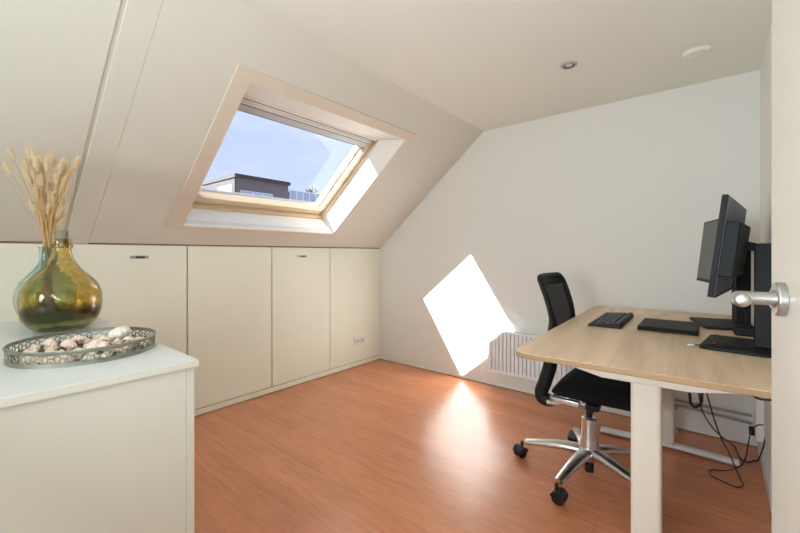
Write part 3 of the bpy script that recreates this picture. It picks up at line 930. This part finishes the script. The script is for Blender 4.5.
# ------------------------------------------------------------------ radiator and pipes
rx0, rx1, rz0, rz1, ryf = -1.514, -.50, .145, .503, 3.030
t = thing('radiator', 'white ribbed panel radiator on the wall behind the chair', 'radiator', (rx0, YB, 0))
W = rx1 - rx0
bm = bm_new(); n = 30; pitch = W / n
pts = [(0, 0)]
prof = []
for k in range(n):
    x = k * pitch
    prof += [(x + .002, ryf - YB), (x + pitch - .006, ryf - YB), (x + pitch - .0056, ryf - YB + .024), (x + pitch + .0012, ryf - YB + .024)]
prof = [(0, ryf - YB + .028)] + [(0, ryf - YB + .002)] + prof[:-2] + [(W, ryf - YB + .002), (W, ryf - YB + .028)]
prism(bm, prof, lambda p, d: (p[0], p[1], d), rz0 + .022, rz1 - .016)
fp = finish('front_panel', bm, M['rad'], t, flat=True)
bm = bm_new(); box(bm, 0, W, ryf - YB, ryf - YB + .016, rz1 - .017, rz1 - .004); box(bm, 0, W, ryf - YB, ryf - YB + .016, rz0, rz0 + .023)
finish('header_rails', bm, M['rad'], t, .003)
bx('rear_panel', M['rad'], t, .01, W - .01, -.040, -.030, rz0, rz1 - .01, bevel=.003)
bm = bm_new(); box(bm, -.002, 0.001, ryf - YB + .002, -.030, rz0 + .01, rz1); box(bm, W - .001, W + .002, ryf - YB + .002, -.030, rz0 + .01, rz1)
finish('side_cover', bm, M['rad'], t)
bm = bm_new()
for k in range(50):
    x = W * k / 50; box(bm, x, x + .006, ryf - YB + .006, -.032, rz1 - .004, rz1)
box(bm, 0, W, ryf - YB + .004, ryf - YB + .010, rz1 - .004, rz1 + .001); box(bm, 0, W, -.036, -.030, rz1 - .004, rz1 + .001)
finish('top_grille', bm, M['rad'], t)
bm = bm_new(); box(bm, .1, .14, -.032, 0, rz0 + .02, rz1 - .04); box(bm, W - .14, W - .1, -.032, 0, rz0 + .02, rz1 - .04)
finish('wall_mount', bm, M['rad'], t)

t = thing('heating_pipe', 'upper grey heating pipe low along the back wall', 'pipe', (0, YB, 0), 0, 'heating pipes under the desk')
bm = bm_new(); tube(bm, [(-.215, -.035, .197), (-.1, -.035, .195), (.16, -.035, .190)], .0085, 12, 3); finish('pipe_run', bm, M['pipe'], t)
bm = bm_new(); cyl(bm, (-.1, -.035, .194), (-.1, 0, .194), .006); finish('pipe_clip', bm, M['plastic'], t)
t2 = thing('heating_pipe', 'lower grey heating pipe just under the other pipe', 'pipe', (0, YB, 0), 0, 'heating pipes under the desk')
bm = bm_new(); tube(bm, [(-.215, -.05, .172), (-.15, -.05, .169), (.0, -.05, .158), (.16, -.05, .150)], .0085, 12, 3); finish('pipe_run', bm, M['pipe'], t2)
bm = bm_new(); cyl(bm, (-.05, -.05, .161), (-.05, 0, .161), .006); finish('pipe_clip', bm, M['plastic'], t2)
t3 = thing('riser_pipe', 'short white vertical pipe rising from the floor beside the desk leg', 'pipe', (-.212, YB - .06, 0))
bm = bm_new(); cyl(bm, (0, 0, 0), (0, 0, .16), .010, 16); finish('pipe_riser', bm, M['plastic'], t3)
bm = bm_new(); cyl(bm, (0, 0, .145), (0, 0, .178), .015, 16); cyl(bm, (-.012, 0, .165), (.022, 0, .165), .012, 12); finish('valve', bm, M['satin'], t3)
bm = bm_new(); lathe(bm, [(.011, 0), (.024, 0), (.022, .006), (.011, .008)], 20, closed=True); finish('floor_collar', bm, M['plastic'], t3)

# box on the right wall and cables
t = thing('wall_socket_box', 'white surface mounted socket box low on the right wall', 'outlet', (XR, 2.90, .20))
bx('box_case', M['plastic'], t, -.035, 0, -.05, .05, -.07, .17, bevel=.004)
bx('plug', M['black'], t, -.058, -.034, .015, .04, -.068, -.02, bevel=.006)
def cable(pts, r, lab):
    P = [Vector((p.x, p.y, max(p.z, r + .001))) for p in smooth_path(pts, 8)]
    bm = bm_new(); tube(bm, P, r, 8, 1); o = finish('power_cable', bm, M['cable'], None); tag(o, lab, 'cable', 'cables under the desk')
CAB = [([(-0.104, 2.3, 0.762), (-0.103, 2.3, 0.547), (-0.099, 2.3, 0.467), (-0.095, 2.3, 0.435), (-0.076, 2.3, 0.425), (-0.057, 2.3, 0.449), (-0.054, 2.3, 0.482), (-0.054, 2.3, 0.558), (-0.053, 2.3, 0.762)], 0.006, 'thick black cable loop hanging under the desk top'), ([(-0.075, 2.33, 0.762), (-0.07, 2.35, 0.542), (-0.06, 2.4, 0.403), (-0.042, 2.5, 0.316), (-0.015, 2.6, 0.238), (0.021, 2.68, 0.173), (0.075, 3.037, 0.004), (0.101, 2.884, 0.004), (0.133, 2.856, 0.004), (0.172, 2.902, 0.004), (0.186, 2.75, 0.139), (0.2, 2.85, 0.159)], 0.0035, 'black cable sagging from the desk to the socket box'), ([(-0.05, 2.2, 0.762), (-0.044, 2.2, 0.585), (-0.023, 2.2, 0.478), (-0.006, 2.25, 0.39), (0.018, 2.22, 0.327), (0.049, 2.45, 0.18), (0.088, 2.57, 0.030), (0.101, 2.56, 0.004), (0.077, 2.515, 0.004), (0.02, 2.534, 0.004), (-0.023, 2.566, 0.004), (-0.028, 2.622, 0.004), (0.021, 2.655, 0.004), (0.075, 2.665, 0.03), (0.108, 2.62, 0.10), (0.121, 2.6, 0.192), (0.14, 2.75, 0.215), (0.166, 2.8, 0.234), (0.193, 2.85, 0.227)], 0.003, 'thin black cable making a loop on the floor under the desk')]
CAB.append(([(.05, 2.0, .762), (.075, 2.0, .67), (.11, 2.0, .606), (.15, 2.0, .600), (.185, 2.0, .615)], .004, 'short black cable sagging under the desk beside the door edge'))
for pts, r, lab in CAB: cable(pts, r, lab)

# ------------------------------------------------------------------ outside
b = thing('apartment_building', 'dark flat roofed building seen through the skylight', 'building', (-40, 20.8, -7))
# local: facade at x=0 running +Y, side running -X
bx('facade', M['bdark'], b, -7.6, 0, 0, 6.55, 0, 16.4)
bx('roof_edge', M['sideclad'], b, -7.8, .25, -.25, 6.7, 16.4, 16.8)
for y0, y1 in ((.5, 1.9), (1.9, 3.2), (3.2, 4.4)):
    f = bx('window', M['bframe'], b, 0, .08, y0, y1, 14.3, 15.1)
    bx('pane', M['bwin'], f, .07, .11, y0 + .05, y1 - .05, 14.35, 15.05)
bx('side_cladding', M['sideclad'], b, -7.55, -.05, -.12, 0, 0, 16.39)
f = bx('side_window', M['bframe'], b, -3.6, -.6, -.2, -.12, 14.6, 15.7)
bx('pane', M['bwin'], f, -3.4, -.8, -.24, -.2, 14.7, 15.6)
tb = thing('terrace_building', 'lower roof terrace with glass railing right of the dark building', 'building', (-40, 27.6, -7))
bx('terrace_block', M['bside'], tb, -6, 0, 0, 9, 0, 14.7)
bm = bm_new()
for k in range(9): box(bm, -.08, 0, k*.95, k*.95 + .08, 14.7, 16.0)
box(bm, -.08, 0, 0, 7.7, 15.9, 16.0)
finish('railing', bm, M['bframe'], tb)
bx('railing_glass', M['bwin'], tb, -.06, -.03, .05, 7.65, 14.75, 15.9)
bx('terrace_wall', M['bside'], tb, -6, -3, 0, 8.2, 14.7, 16.3)
def bush(x, y, z, r, lab):
    rnd = random.Random(int(y*100)); t = thing('potted_shrub', lab, 'shrub', (x, y, z))
    bm = bm_new()
    for k in range(260):
        a, c = rnd.random()*6.28, rnd.uniform(-1, 1); s = math.sqrt(1 - c*c); q = r * rnd.uniform(.5, 1.0)
        p = Vector((q*s*math.cos(a), q*s*math.sin(a), q*c + r*1.25)); d = r*.16
        n = Vector((rnd.uniform(-1,1), rnd.uniform(-1,1), rnd.uniform(-1,1))).normalized(); e = n.orthogonal().normalized()*d; w = n.cross(e)
        bm.faces.new([bm.verts.new(p + e), bm.verts.new(p + w), bm.verts.new(p - e), bm.verts.new(p - w)])
    finish('foliage', bm, M['leafy'], t, flat=True)
    bm = bm_new(); lathe(bm, [(0, 0), (r*.3, 0), (r*.4, r*.45), (0, r*.45)], 16, cap=False); finish('pot', bm, M['bside'], t)
    bm = bm_new(); cyl(bm, (0, 0, r*.4), (0, 0, r*1.3), r*.06); finish('trunk', bm, M['straw'], t)
bush(-41.2, 31.8, 7.7, .95, 'leafy shrub on the roof terrace seen through the skylight')
struct(bx('ground', M['broof'], None, -120, 60, -80, 120, -7.2, -7.0), 'street level outside', 'ground')

# ------------------------------------------------------------------ light
w = bpy.data.worlds.new('sky'); SC.world = w; w.use_nodes = True
nt = w.node_tree; L = nt.links.new
bg = nt.nodes['Background']
tc = nt.nodes.new('ShaderNodeTexCoord')
sx = nt.nodes.new('ShaderNodeSeparateXYZ'); L(tc.outputs['Generated'], sx.inputs[0])
ramp = nt.nodes.new('ShaderNodeValToRGB'); L(sx.outputs['Z'], ramp.inputs[0])
ramp.color_ramp.elements[0].position = 0.0; ramp.color_ramp.elements[0].color = srgb(216, 229, 250)
ramp.color_ramp.elements[1].position = .75; ramp.color_ramp.elements[1].color = srgb(172, 199, 250)
mp = nt.nodes.new('ShaderNodeMapping'); mp.inputs['Scale'].default_value = (1.2, 1.2, 3.2); mp.inputs['Rotation'].default_value = (0.3, .5, .4)
nz = nt.nodes.new('ShaderNodeTexNoise'); nz.inputs['Scale'].default_value = 2.2; nz.inputs['Detail'].default_value = 6; nz.inputs['Roughness'].default_value = .6
L(tc.outputs['Generated'], mp.inputs['Vector']); L(mp.outputs[0], nz.inputs['Vector'])
mr = nt.nodes.new('ShaderNodeMapRange'); mr.inputs[1].default_value = .46; mr.inputs[2].default_value = .72
L(nz.outputs['Fac'], mr.inputs[0])
mx = nt.nodes.new('ShaderNodeMix'); mx.data_type = 'RGBA'; mx.inputs[7].default_value = srgb(226, 234, 250)
L(mr.outputs[0], mx.inputs[0]); L(ramp.outputs[0], mx.inputs[6]); L(mx.outputs[2], bg.inputs['Color'])
bg.inputs['Strength'].default_value = 1.2

def light(name, kind, loc, energy, col=(1, 1, 1), rot=(0, 0, 0), **k):
    l = bpy.data.lights.new(name, kind); l.energy = energy; l.color = col
    for a, v in k.items(): setattr(l, a, v)
    o = bpy.data.objects.new(name, l); C.objects.link(o); o.location = loc; o.rotation_euler = rot
    return o
sd = Vector((.515, 1, -.808)).normalized()
sun = light('sun', 'SUN', (-5, -5, 8), 36.0, (1, .985, .96), sd.to_track_quat('-Z', 'Y').to_euler(), angle=R(.6))
ld = Vector((-.05, .86, .30))
light('tilted_fill', 'AREA', (-.55, -2.3, 1.35), 46, (.82, .92, 1), ld.to_track_quat('-Z', 'Y').to_euler(), shape='DISK', size=1.0)  # unseen fill light added behind the camera to brighten the room
light('upward_fill', 'AREA', (-.45, -.40, 1.15), 25, (.78, .90, 1), Vector((.25, .80, .62)).to_track_quat('-Z', 'Y').to_euler(), shape='DISK', size=.6)  # second added fill, aimed upwards to lift the ceiling and desk

# ------------------------------------------------------------------ camera
cam = bpy.data.cameras.new('camera'); co = bpy.data.objects.new('camera', cam); C.objects.link(co)
co.location = (0, 0, 1.15); co.rotation_euler = (R(90), 0, math.atan2(.6354, .7722))
cam.sensor_width = 36; cam.lens = 385 / 800 * 36; cam.shift_y = -12.5 / 800; cam.clip_start = .02; cam.clip_end = 400
SC.camera = co
vs = SC.view_settings
vs.view_transform = 'Standard'; vs.look = 'None'; vs.gamma = 1; vs.use_curve_mapping = False; vs.exposure = -.13
SC.cycles.max_bounces = 14; SC.cycles.transparent_max_bounces = 16; SC.cycles.diffuse_bounces = 6
SC.cycles.use_denoising = True
